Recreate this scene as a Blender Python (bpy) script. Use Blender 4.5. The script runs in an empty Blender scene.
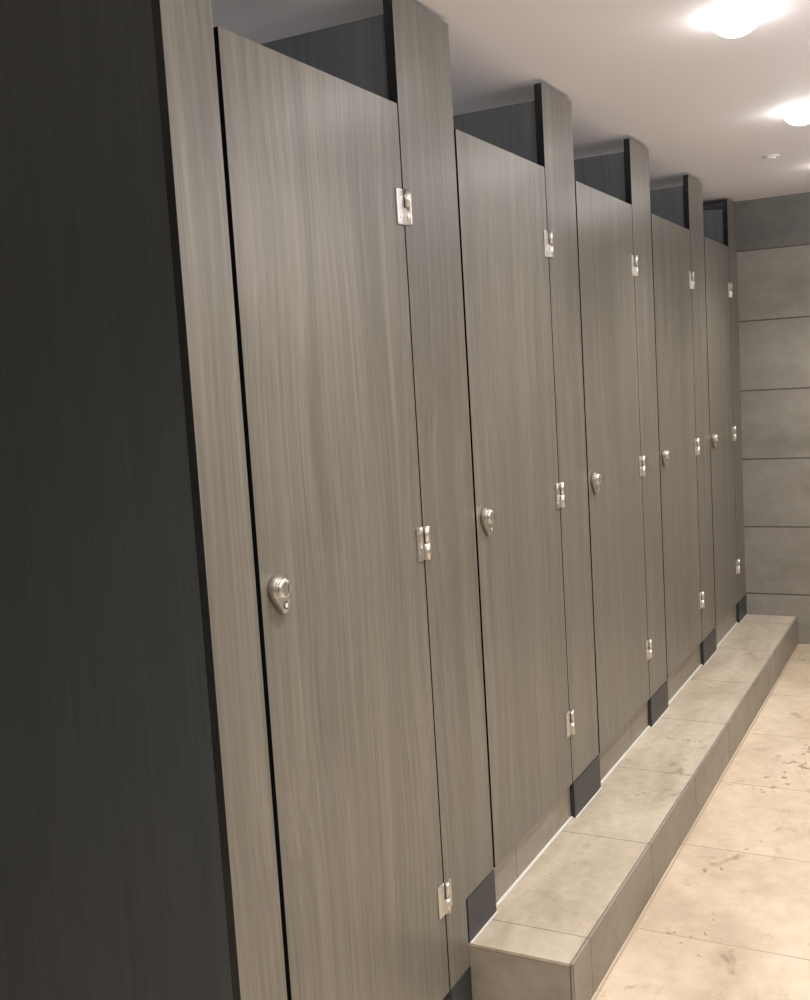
import bpy, bmesh, math
from mathutils import Matrix, Vector
sc=bpy.context.scene
sc.view_settings.view_transform='Standard'
sc.view_settings.look='None'
COL=bpy.context.collection
# ------------------------------------------------ dimensions (metres)
XE=1.4286
DOORS=[(1.5665,2.2483),(2.5476,3.2118),(3.4924,4.1785),(4.4550,5.1519),(5.4554,6.0696)]
XF=6.3025; ST=2.3675; S=.2827; H=2.5028; HP=2.4877; HT=2.4423
DT=2.2361; DB=.2779; DB1=.0962; SZ=.1582
HM,HU,HL,HL1,LK=1.2238,2.0044,.4823,.3394,1.230
T=.024; YB=1.55; YR=-2.05; XN=-1.6
# ------------------------------------------------ material helpers
class NT:
    def __init__(s,name):
        s.m=bpy.data.materials.new(name); s.m.use_nodes=True; s.t=s.m.node_tree; s.b=s.t.nodes['Principled BSDF']
    def n(s,typ,**k):
        nd=s.t.nodes.new(typ)
        for a,v in k.items(): setattr(nd,a,v)
        return nd
    def l(s,a,b): s.t.links.new(a,b)
    def pos(s,scale=(1,1,1),loc=(0,0,0)):
        g=s.n('ShaderNodeNewGeometry'); mp=s.n('ShaderNodeMapping'); mp.inputs['Scale'].default_value=scale; mp.inputs['Location'].default_value=loc
        s.l(g.outputs['Position'],mp.inputs['Vector']); return mp.outputs[0]
    def noise(s,vec,scale=1,detail=4,rough=.5,dist=0):
        nd=s.n('ShaderNodeTexNoise'); nd.inputs['Scale'].default_value=scale; nd.inputs['Detail'].default_value=detail
        nd.inputs['Roughness'].default_value=rough; nd.inputs['Distortion'].default_value=dist; s.l(vec,nd.inputs['Vector']); return nd.outputs['Fac']
    def ramp(s,fac,stops):
        r=s.n('ShaderNodeValToRGB'); e=r.color_ramp.elements
        while len(e)<len(stops): e.new(.5)
        for i,(p,c) in enumerate(stops): e[i].position=p; e[i].color=(*c,1) if len(c)==3 else c
        s.l(fac,r.inputs['Fac']); return r.outputs['Color']
    def mix(s,a,b,fac=.5,mode='MIX'):
        m=s.n('ShaderNodeMix'); m.data_type='RGBA'; m.blend_type=mode
        if isinstance(fac,float): m.inputs[0].default_value=fac
        else: s.l(fac,m.inputs[0])
        for v,i in ((a,6),(b,7)):
            if isinstance(v,tuple): m.inputs[i].default_value=(*v,1)
            else: s.l(v,m.inputs[i])
        return m.outputs[2]
    def bump(s,h,strength=.1,dist=.002):
        b=s.n('ShaderNodeBump'); b.inputs['Strength'].default_value=strength; b.inputs['Distance'].default_value=dist
        s.l(h,b.inputs['Height']); s.l(b.outputs[0],s.b.inputs['Normal'])
def plain(name,c,rough=.5,metal=0,emit=None):
    t=NT(name); t.b.inputs['Base Color'].default_value=(*c,1); t.b.inputs['Roughness'].default_value=rough; t.b.inputs['Metallic'].default_value=metal
    if emit: t.b.inputs['Emission Color'].default_value=(*emit[0],1); t.b.inputs['Emission Strength'].default_value=emit[1]
    return t.m
def wood(name,dark,mid,light,rough=.38,wobble=.085,k=1.0):
    t=NT(name)
    wob=t.noise(t.pos((1.3,1.3,.42)),2.2,1,.4)
    g=t.n('ShaderNodeNewGeometry'); cx=t.n('ShaderNodeCombineXYZ'); sx=t.n('ShaderNodeSeparateXYZ'); t.l(g.outputs['Position'],sx.inputs[0])
    ad=t.n('ShaderNodeMath',operation='MULTIPLY_ADD'); t.l(wob,ad.inputs[0]); ad.inputs[1].default_value=wobble*1.6; t.l(sx.outputs[0],ad.inputs[2])
    ad2=t.n('ShaderNodeMath',operation='MULTIPLY_ADD'); t.l(wob,ad2.inputs[0]); ad2.inputs[1].default_value=wobble; t.l(sx.outputs[1],ad2.inputs[2])
    t.l(ad.outputs[0],cx.inputs[0]); t.l(ad2.outputs[0],cx.inputs[1]); t.l(sx.outputs[2],cx.inputs[2])
    def mp(sv):
        m=t.n('ShaderNodeMapping'); m.inputs['Scale'].default_value=sv; t.l(cx.outputs[0],m.inputs[0]); return m.outputs[0]
    a=t.noise(mp((85,85,.8)),1,4,.55)
    b=t.noise(mp((330,330,3.5)),1,3,.6)
    c=t.noise(mp((18,18,.40)),1,4,.55)
    col=t.ramp(a,[(.28,dark),(.5,mid),(.74,light)])
    lo=1-.17*k; hi=1+.08*k
    fine=t.ramp(b,[(.3,(lo,lo,lo)),(.62,(hi,hi,hi))])
    lo=1-.16*k; hi=1+.14*k
    big=t.ramp(c,[(.3,(lo,lo,lo+.01)),(.7,(hi,hi-.006,hi-.02))])
    col=t.mix(col,fine,1.0,'MULTIPLY'); col=t.mix(col,big,1.0,'MULTIPLY')
    t.l(col,t.b.inputs['Base Color']); t.b.inputs['Roughness'].default_value=rough
    t.bump(b,.08*k,.0005)
    return t.m
M_wood=wood('greige_wood_laminate',(.130,.118,.097),(.162,.148,.124),(.198,.182,.155),.36)
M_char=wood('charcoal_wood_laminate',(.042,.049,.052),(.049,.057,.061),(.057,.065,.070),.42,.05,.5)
M_part=wood('grey_partition_laminate',(.098,.105,.110),(.118,.127,.133),(.136,.145,.151),.42,.05,.6)
M_edge=plain('black_compact_edge',(.009,.010,.012),.25)
M_boot=plain('charcoal_plinth',(.024,.027,.031),.4)
M_sil=plain('white_silicone',(.60,.58,.54),.5)
def metal():
    t=NT('brushed_nickel'); t.b.inputs['Metallic'].default_value=1; t.b.inputs['Base Color'].default_value=(.74,.72,.68,1)
    n=t.noise(t.pos((300,300,900)),1,2,.5); r=t.n('ShaderNodeMapRange'); r.inputs[3].default_value=.24; r.inputs[4].default_value=.38; t.l(n,r.inputs[0]); t.l(r.outputs[0],t.b.inputs['Roughness']); return t.m
M_met=metal(); M_slot=plain('lock_indicator_dark',(.03,.03,.03),.3); M_ind=plain('lock_indicator_white',(.7,.7,.68),.4)
def stone(name,c1,c2,c3,scale=1.6,rough=.45,streak=(1,1,1),stain=0.0):
    t=NT(name)
    a=t.noise(t.pos(streak),scale,8,.6,.5); b=t.noise(t.pos((1,1,1)),scale*9,6,.65)
    col=t.ramp(a,[(.3,c1),(.5,c2),(.7,c3)])
    col=t.mix(col,t.ramp(b,[(.3,(.88,.88,.88)),(.7,(1.08,1.08,1.08))]),1.0,'MULTIPLY')
    if stain:
        s=t.noise(t.pos((1,1.6,1),(3,1,0)),5.5,8,.7,.8)
        col=t.mix(col,t.ramp(s,[(.58,(1,1,1)),(.68,(.64,.58,.53))]),stain,'MULTIPLY')
        s2=t.noise(t.pos((1,1,1),(7,2,0)),26,4,.6,.4); s3=t.noise(t.pos((1,1,1),(1,5,0)),1.7,2,.5)
        mk=t.n('ShaderNodeMath',operation='MULTIPLY'); t.l(s2,mk.inputs[0]); t.l(s3,mk.inputs[1])
        col=t.mix(col,t.ramp(mk.outputs[0],[(.365,(1,1,1)),(.39,(.45,.40,.36))]),stain,'MULTIPLY')
    return t,col,b
def stonemat(name,*a,**k):
    t,col,b=stone(name,*a,**k); t.l(col,t.b.inputs['Base Color']); t.b.inputs['Roughness'].default_value=k.get('rough',.45); t.bump(b,.08,.001); return t.m
def tiled(name,c1,c2,c3,axes,w,h,off,mortar,msize=.0035,stag=0,stain=0,rough=.4,scale=1.6,streak=(1,1,1),var=.1):
    t,col,b=stone(name,c1,c2,c3,scale,rough,streak,stain)
    g=t.n('ShaderNodeNewGeometry'); sx=t.n('ShaderNodeSeparateXYZ'); t.l(g.outputs['Position'],sx.inputs[0])
    cx=t.n('ShaderNodeCombineXYZ')
    for i in (0,1):
        ad=t.n('ShaderNodeMath',operation='ADD'); t.l(sx.outputs[axes[i]],ad.inputs[0]); ad.inputs[1].default_value=off[i]+ (w*20 if i==0 else h*20); t.l(ad.outputs[0],cx.inputs[i])
    br=t.n('ShaderNodeTexBrick'); br.offset=stag; br.offset_frequency=2; br.squash=1
    br.inputs['Scale'].default_value=1; br.inputs['Brick Width'].default_value=w; br.inputs['Row Height'].default_value=h
    br.inputs['Mortar Size'].default_value=msize; br.inputs['Mortar Smooth'].default_value=.1
    br.inputs['Color1'].default_value=(1-var,1-var,1-var,1); br.inputs['Color2'].default_value=(1+var*.6,1+var*.6,1+var*.6,1)
    t.l(cx.outputs[0],br.inputs['Vector'])
    col=t.mix(col,br.outputs['Color'],1.0,'MULTIPLY')
    col=t.mix(col,mortar,br.outputs['Fac'])
    t.l(col,t.b.inputs['Base Color']); t.b.inputs['Roughness'].default_value=rough
    inv=t.n('ShaderNodeMath',operation='SUBTRACT'); inv.inputs[0].default_value=1; t.l(br.outputs['Fac'],inv.inputs[1]); t.bump(inv.outputs[0],.5,.002)
    return t.m
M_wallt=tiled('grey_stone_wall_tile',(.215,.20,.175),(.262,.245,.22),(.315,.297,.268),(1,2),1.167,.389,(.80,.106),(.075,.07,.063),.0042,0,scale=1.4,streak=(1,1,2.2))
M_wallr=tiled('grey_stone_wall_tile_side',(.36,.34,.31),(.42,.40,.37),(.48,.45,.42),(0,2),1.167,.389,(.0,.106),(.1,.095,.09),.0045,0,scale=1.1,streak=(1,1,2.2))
M_walld=stonemat('stone_top_course_darker',(.120,.114,.107),(.148,.141,.134),(.18,.172,.163),scale=1.6,streak=(1,1,2.2))
M_floor=tiled('beige_stone_floor_tile',(.43,.34,.25),(.57,.465,.35),(.68,.57,.445),(0,1),.6,.6,(.12,.29),(.38,.30,.225),.0030,0,stain=.9,rough=.34,scale=1.6,streak=(.8,1.4,1),var=.06)
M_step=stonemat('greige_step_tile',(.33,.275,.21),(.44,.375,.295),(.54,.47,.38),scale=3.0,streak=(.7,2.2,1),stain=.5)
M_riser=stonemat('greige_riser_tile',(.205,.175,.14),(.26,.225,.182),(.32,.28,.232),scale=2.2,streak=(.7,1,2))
M_grout=plain('dark_grout',(.19,.165,.135),.8)
M_ceil=NT('white_ceiling_paint'); M_ceil.b.inputs['Base Color'].default_value=(.84,.80,.81,1); M_ceil.b.inputs['Roughness'].default_value=.75
n=M_ceil.noise(M_ceil.pos(),60,3,.5); M_ceil.bump(n,.04,.001); M_ceil=M_ceil.m
M_lamp=plain('lit_diffuser',(1,1,1),.5,0,((1,.97,.95),32))
M_trim=plain('white_plastic',(.85,.85,.85),.4)
# ------------------------------------------------ mesh helpers
class MB:
    def __init__(s): s.bm=bmesh.new(); s.mats=[]
    def mi(s,m):
        if m not in s.mats: s.mats.append(m)
        return s.mats.index(m)
    def box(s,x0,x1,y0,y1,z0,z1,m,bev=0,faces=None):
        r=bmesh.ops.create_cube(s.bm,size=1)
        for v in r['verts']:
            v.co=Vector(((x0+x1)/2+v.co.x*(x1-x0),(y0+y1)/2+v.co.y*(y1-y0),(z0+z1)/2+v.co.z*(z1-z0)))
        fs={f for v in r['verts'] for f in v.link_faces}; i=s.mi(m)
        for f in fs: f.material_index=i
        if faces:
            for f in fs:
                f.normal_update()
                for k,mm in faces.items():
                    ax='xyz'.index(k[1]); sg=1 if k[0]=='+' else -1
                    if f.normal[ax]*sg>.9: f.material_index=s.mi(mm)
        if bev:
            es={e for f in fs for e in f.edges}
            bmesh.ops.bevel(s.bm,geom=list(es),offset=bev,segments=2,affect='EDGES',profile=.5)
    def prism(s,pts,plane,a,b,m,edge=None,smooth=False,bev=0):
        def co(p,w): return Vector((p[0],w,p[1])) if plane=='xz' else Vector((p[0],p[1],w))
        v0=[s.bm.verts.new(co(p,a)) for p in pts]; v1=[s.bm.verts.new(co(p,b)) for p in pts]
        fs=[s.bm.faces.new(v0),s.bm.faces.new(v1[::-1])]; n=len(pts)
        for i in range(n):
            f=s.bm.faces.new((v0[i],v1[i],v1[(i+1)%n],v0[(i+1)%n])); f.material_index=s.mi(edge or m); f.smooth=smooth
        for f in fs: f.material_index=s.mi(m)
        if bev:
            bmesh.ops.bevel(s.bm,geom=list(fs[0].edges),offset=bev,segments=3,affect='EDGES',profile=.5)
    def obj(s,name,parent=None,origin=None):
        bmesh.ops.recalc_face_normals(s.bm,faces=s.bm.faces[:])
        if origin is None:
            xs=[v.co for v in s.bm.verts]; origin=Vector([(min(c[i] for c in xs)+max(c[i] for c in xs))/2 for i in range(3)])
            origin.z=min(c.z for c in xs)
        origin=Vector(origin)
        for v in s.bm.verts: v.co-=origin
        me=bpy.data.meshes.new(name); s.bm.to_mesh(me); s.bm.free()
        for m in s.mats: me.materials.append(m)
        o=bpy.data.objects.new(name,me); COL.objects.link(o)
        if parent: o.parent=parent; o.location=origin-parent.location
        else: o.location=origin
        return o
def empty(name,loc):
    e=bpy.data.objects.new(name,None); e.empty_display_size=.1; e.location=loc; COL.objects.link(e); return e
def simple(name,*a,**k):
    b=MB(); b.box(*a,**k); return b.obj(name)
# ------------------------------------------------ room shell
simple('floor',XN,XF,YR,YB,-.1,0,M_floor)
simple('ceiling',XN,XF,YR,YB,H,H+.1,M_ceil)
b=MB(); b.box(XF,XF+.1,YR,YB,-.1,H+.1,M_wallt)
for y0 in (-2.05,-.883,.284): # top course boxes in a darker tone of the wall colour
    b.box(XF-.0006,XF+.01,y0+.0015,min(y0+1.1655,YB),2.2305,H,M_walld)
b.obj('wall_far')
simple('wall_cubicle_side',XN-.1,XF+.1,YB,YB+.1,-.1,H+.1,M_wallr)
simple('wall_room_side',XN-.1,XF+.1,YR-.1,YR,-.1,H+.1,M_wallr)
simple('wall_near',XN-.1,XN,YR,YB,-.1,H+.1,M_wallt)
# ------------------------------------------------ tiled step in front of the cubicles
b=MB(); g=.0008
b.box(ST+.008,XF-.001,-S+.008,.010,.001,SZ-.006,M_grout)
xs=[ST]; x=ST+.135
while x<XF-.1: xs.append(x); x+=.60
xs.append(XF-.001)
for i in range(len(xs)-1):
    a,c=xs[i]+(g if i else 0),xs[i+1]-g
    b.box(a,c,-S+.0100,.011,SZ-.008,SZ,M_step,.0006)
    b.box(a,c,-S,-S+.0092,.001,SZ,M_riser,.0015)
b.box(ST,ST+.0078,-S+.0105,.011,.001,SZ-.009,M_riser,.0008)
b.obj('tiled_step')
b=MB()
b.box(2.30,XF-.001,.026,YB-.001,.001,DB-.012,M_grout)
b.box(2.30,XF-.001,.026,YB-.001,DB-.012,DB-.006,M_step)
xs=[ST+.002]; x=ST+.37
while x<XF-.1: xs.append(x); x+=.60
xs.append(XF-.001)
for i in range(len(xs)-1):
    b.box(xs[i]+g,xs[i+1]-g,.0125,.0255,SZ+.0005,DB-.006,M_riser,.0008)
b.obj('raised_cubicle_floor')
# ------------------------------------------------ pilasters
EDGE={'-x':M_edge,'+x':M_edge,'+z':M_edge,'-z':M_edge}
def pil(x0,x1,zb,first=False,notch=False):
    e=empty('cubicle_pilaster',((x0+x1)/2,T/2,0 if zb<.15 else SZ))
    b=MB()
    if notch:
        b.prism([(x0,DB1),(ST-.003,DB1),(ST-.003,DB),(x1,DB),(x1,HP),(x0,HP)],'xz',0,T,M_wood,edge=M_edge)
    else:
        b.box(x0,x1,0,.0175 if first else T,zb,HP,M_wood,0,EDGE)
    b.obj('panel',e)
    b=MB()
    if notch:
        b.box(x0+.001,ST-.003,-.003,.022,0,DB1-.001,M_boot,.001); b.box(ST,x1-.001,-.003,.0115,SZ,DB-.001,M_boot,.001)
    elif first: b.box(x0+.001,x1-.001,-.003,.017,0,DB1-.001,M_boot,.001)
    else: b.box(x0+.001,x1-.001,-.003,.0115,SZ,DB-.001,M_boot,.001)
    b.obj('plinth',e)
pil(XE,DOORS[0][0],DB1,first=True)
pil(DOORS[0][1],DOORS[1][0],DB1,notch=True)
for i in range(1,4): pil(DOORS[i][1],DOORS[i+1][0],DB)
pil(DOORS[4][1],XF-.001,DB)
# ------------------------------------------------ partitions
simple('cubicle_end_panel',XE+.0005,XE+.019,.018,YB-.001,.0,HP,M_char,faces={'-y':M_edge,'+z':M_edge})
for i,(a,c) in enumerate(DOORS):
    z0=0.0 if i==0 else DB-.006
    simple('cubicle_partition',c+.010,c+.028,T+.001,YB-.001,z0,HT,M_part,faces={'+z':M_trim})
# ------------------------------------------------ doors with hinges + lock
def circ(cx,cz,r,n=28,a0=0,a1=2*math.pi,end=False):
    return [(cx+r*math.cos(a0+(a1-a0)*k/(n-(1 if end else 0))),cz+r*math.sin(a0+(a1-a0)*k/(n-(1 if end else 0)))) for k in range(n)]
def hinge(parent,x,z):
    b=MB(); h=.040
    b.box(x-.040,x-.0065,-.0035,-.0002,z-h,z+h,M_met,.001)
    b.box(x+.0065,x+.031,-.0035,-.0002,z-h*.88,z+h*.88,M_met,.001)
    b.box(x-.0085,x-.002,-.008,-.0002,z-h,z-.001,M_met,.0008)
    b.box(x+.002,x+.0085,-.008,-.0002,z+.001,z+h*.88,M_met,.0008)
    b.prism(circ(x,-.0085,.0062,20),'xy',z-h,z-.001,M_met,smooth=True)
    b.prism(circ(x,-.0085,.0062,20),'xy',z+.001,z+h,M_met,smooth=True)
    for sx in (-.026,.021):
        for sz in (-.024,.024):
            b.prism(circ(x+sx,z+sz,.004,12),'xz',-.0046,-.0034,M_met,smooth=True)
            b.box(x+sx-.0028,x+sx+.0028,-.0049,-.0044,z+sz-.0005,z+sz+.0005,M_slot)
    b.obj('hinge',parent)
def lock(parent,x,z):
    b=MB()
    big=circ(x,z+.006,.026,22,math.radians(10),math.radians(215),True)
    small=circ(x+.012,z-.028,.014,12,math.radians(215),math.radians(370),True)
    b.prism(big+small,'xz',-.014,-.0002,M_met,smooth=True,bev=.004)
    b.prism(circ(x,z+.008,.019,32),'xz',-.026,-.013,M_met,smooth=True,bev=.005)
    b.box(x-.0042,x+.0042,-.030,-.0255,z-.006,z+.022,M_met,.0015)
    b.box(x-.0010,x+.0010,-.0304,-.0298,z+.000,z+.016,M_slot)
    b.prism(circ(x+.012,z-.027,.0075,22),'xz',-.0148,-.0138,M_slot,smooth=True)
    b.prism(circ(x+.012,z-.027,.0050,22),'xz',-.0154,-.0145,M_ind,smooth=True)
    b.obj('lock',parent)
for i,(a,c) in enumerate(DOORS):
    zb=DB1 if i==0 else DB
    e=empty('cubicle_door',((a+c)/2,T/2,zb))
    b=MB(); b.box(a+(.014 if i==0 else .012),c-.006,.0,.0172,zb,DT,M_wood,0,EDGE); b.obj('leaf',e)
    b=MB(); b.box(a+.0005,a+.03,.0175,T+.018,zb+.02,DT-.02,M_edge)  # added black strip behind the door gap, keeps light from showing through
    b.obj('gap_light_blocker',e)
    for z in (HU,HM,HL1 if i==0 else HL): hinge(e,c,z)
    lock(e,a+.060,LK)
b=MB()
for (a,c) in DOORS[1:]:
    b.box(a+.002,c-.002,.003,.0122,SZ+.0002,SZ+.0055,M_sil,.001)
b.box(ST+.001,DOORS[1][0]-.002,-.0085,-.0035,SZ+.0002,SZ+.002,M_sil)
for i in range(1,5):
    x1=DOORS[i+1][0] if i<4 else XF-.002
    b.box(DOORS[i][1],x1,-.0085,-.0035,SZ+.0002,SZ+.002,M_sil)
b.obj('trim_1')
# ------------------------------------------------ ceiling downlights
def dome(name,x,y,P=42,cone=142,col=(1,.955,.885)):
    b=MB(); ro,ri=.068,.064
    N=40
    prof=[(ro,H-.0005),(ro-.001,H-.003),(ri+.001,H-.004),(ri,H-.003)]
    ringsv=[[b.bm.verts.new((x+r*math.cos(2*math.pi*k/N),y+r*math.sin(2*math.pi*k/N),z)) for k in range(N)] for r,z in prof]
    ti=b.mi(M_trim); li=b.mi(M_lamp)
    for q in range(len(ringsv)-1):
        for k in range(N):
            f=b.bm.faces.new((ringsv[q][k],ringsv[q][(k+1)%N],ringsv[q+1][(k+1)%N],ringsv[q+1][k])); f.material_index=ti; f.smooth=True
    last=ringsv[-1]
    for j in range(1,7):
        t=j/7*math.pi/2; r=ri*math.cos(t); z=H-.003-.050*math.sin(t)
        cur=[b.bm.verts.new((x+r*math.cos(2*math.pi*k/N),y+r*math.sin(2*math.pi*k/N),z)) for k in range(N)]
        for k in range(N):
            f=b.bm.faces.new((last[k],last[(k+1)%N],cur[(k+1)%N],cur[k])); f.material_index=li; f.smooth=True
        last=cur
    f=b.bm.faces.new(last); f.material_index=li
    o=b.obj(name)
    ld=bpy.data.lights.new('downlight_beam','SPOT'); ld.energy=P; ld.spot_size=math.radians(cone); ld.spot_blend=1.0
    ld.shadow_soft_size=.05; ld.color=col
    lo=bpy.data.objects.new('downlight_beam',ld); COL.objects.link(lo); lo.parent=o; lo.location=Vector((x,y,H-.12))-o.location
for x in (-.75,.5,1.75,3.0,4.25,5.5): dome('added_aisle_light',x,-.615,62,134)
for x in (-.75,.5,1.75,3.0,4.25,5.5): dome('added_aisle_light',x,-1.60,48,130)  # added second row out of view, more light for the floor
for (a,c) in DOORS: dome('added_aisle_light',(a+c)/2,1.0,72,165,(.98,.97,1))  # added unseen lamps, brighten the ceiling and partitions above the doors
# added unseen area light and trough, put in to brighten the ceiling
b=MB(); b.box(-.6,5.6,YR+.0005,YR+.11,1.90,1.915,M_trim,.002); b.box(-.6,5.6,YR+.10,YR+.11,1.915,1.95,M_trim,.002); up=b.obj('added_fill_trough')
ld=bpy.data.lights.new('added_fill_light','AREA'); ld.shape='RECTANGLE'; ld.size=6.0; ld.size_y=.06; ld.energy=50; ld.color=(.86,.91,1.0)
lo=bpy.data.objects.new('added_fill_light',ld); COL.objects.link(lo); lo.parent=up
lo.rotation_euler=(math.radians(180-12),0,0); lo.location=Vector((2.5,YR+.06,1.955))-up.location
# small ceiling sprinkler
b=MB()
b.prism(circ(5.07,-.38,.036,28),'xy',H-.006,H-.0005,M_trim,smooth=True)
b.prism(circ(5.07,-.38,.022,28),'xy',H-.014,H-.006,M_trim,smooth=True,bev=0)
b.obj('ceiling_sprinkler')
# ------------------------------------------------ world + camera
w=bpy.data.worlds.new('world'); sc.world=w; w.use_nodes=True
w.node_tree.nodes['Background'].inputs[0].default_value=(.5,.5,.52,1); w.node_tree.nodes['Background'].inputs[1].default_value=.1
y,pt,r=.4879,-.1069,.0607
F=Vector((math.cos(pt)*math.cos(y),math.cos(pt)*math.sin(y),math.sin(pt)))
R0=Vector((math.sin(y),-math.cos(y),0)); U0=R0.cross(F)
R=R0*math.cos(r)-U0*math.sin(r); U=U0*math.cos(r)+R0*math.sin(r)
cd=bpy.data.cameras.new('camera'); co=bpy.data.objects.new('camera',cd); COL.objects.link(co)
cd.sensor_fit='VERTICAL'; cd.sensor_height=24; cd.lens=24*1071.36/1000; cd.clip_start=.02
m=Matrix.Identity(4); C=(0,-1.1487,1.6)
for i in range(3): m[i][0]=R[i]; m[i][1]=U[i]; m[i][2]=-F[i]; m[i][3]=C[i]
co.matrix_world=m; sc.camera=co
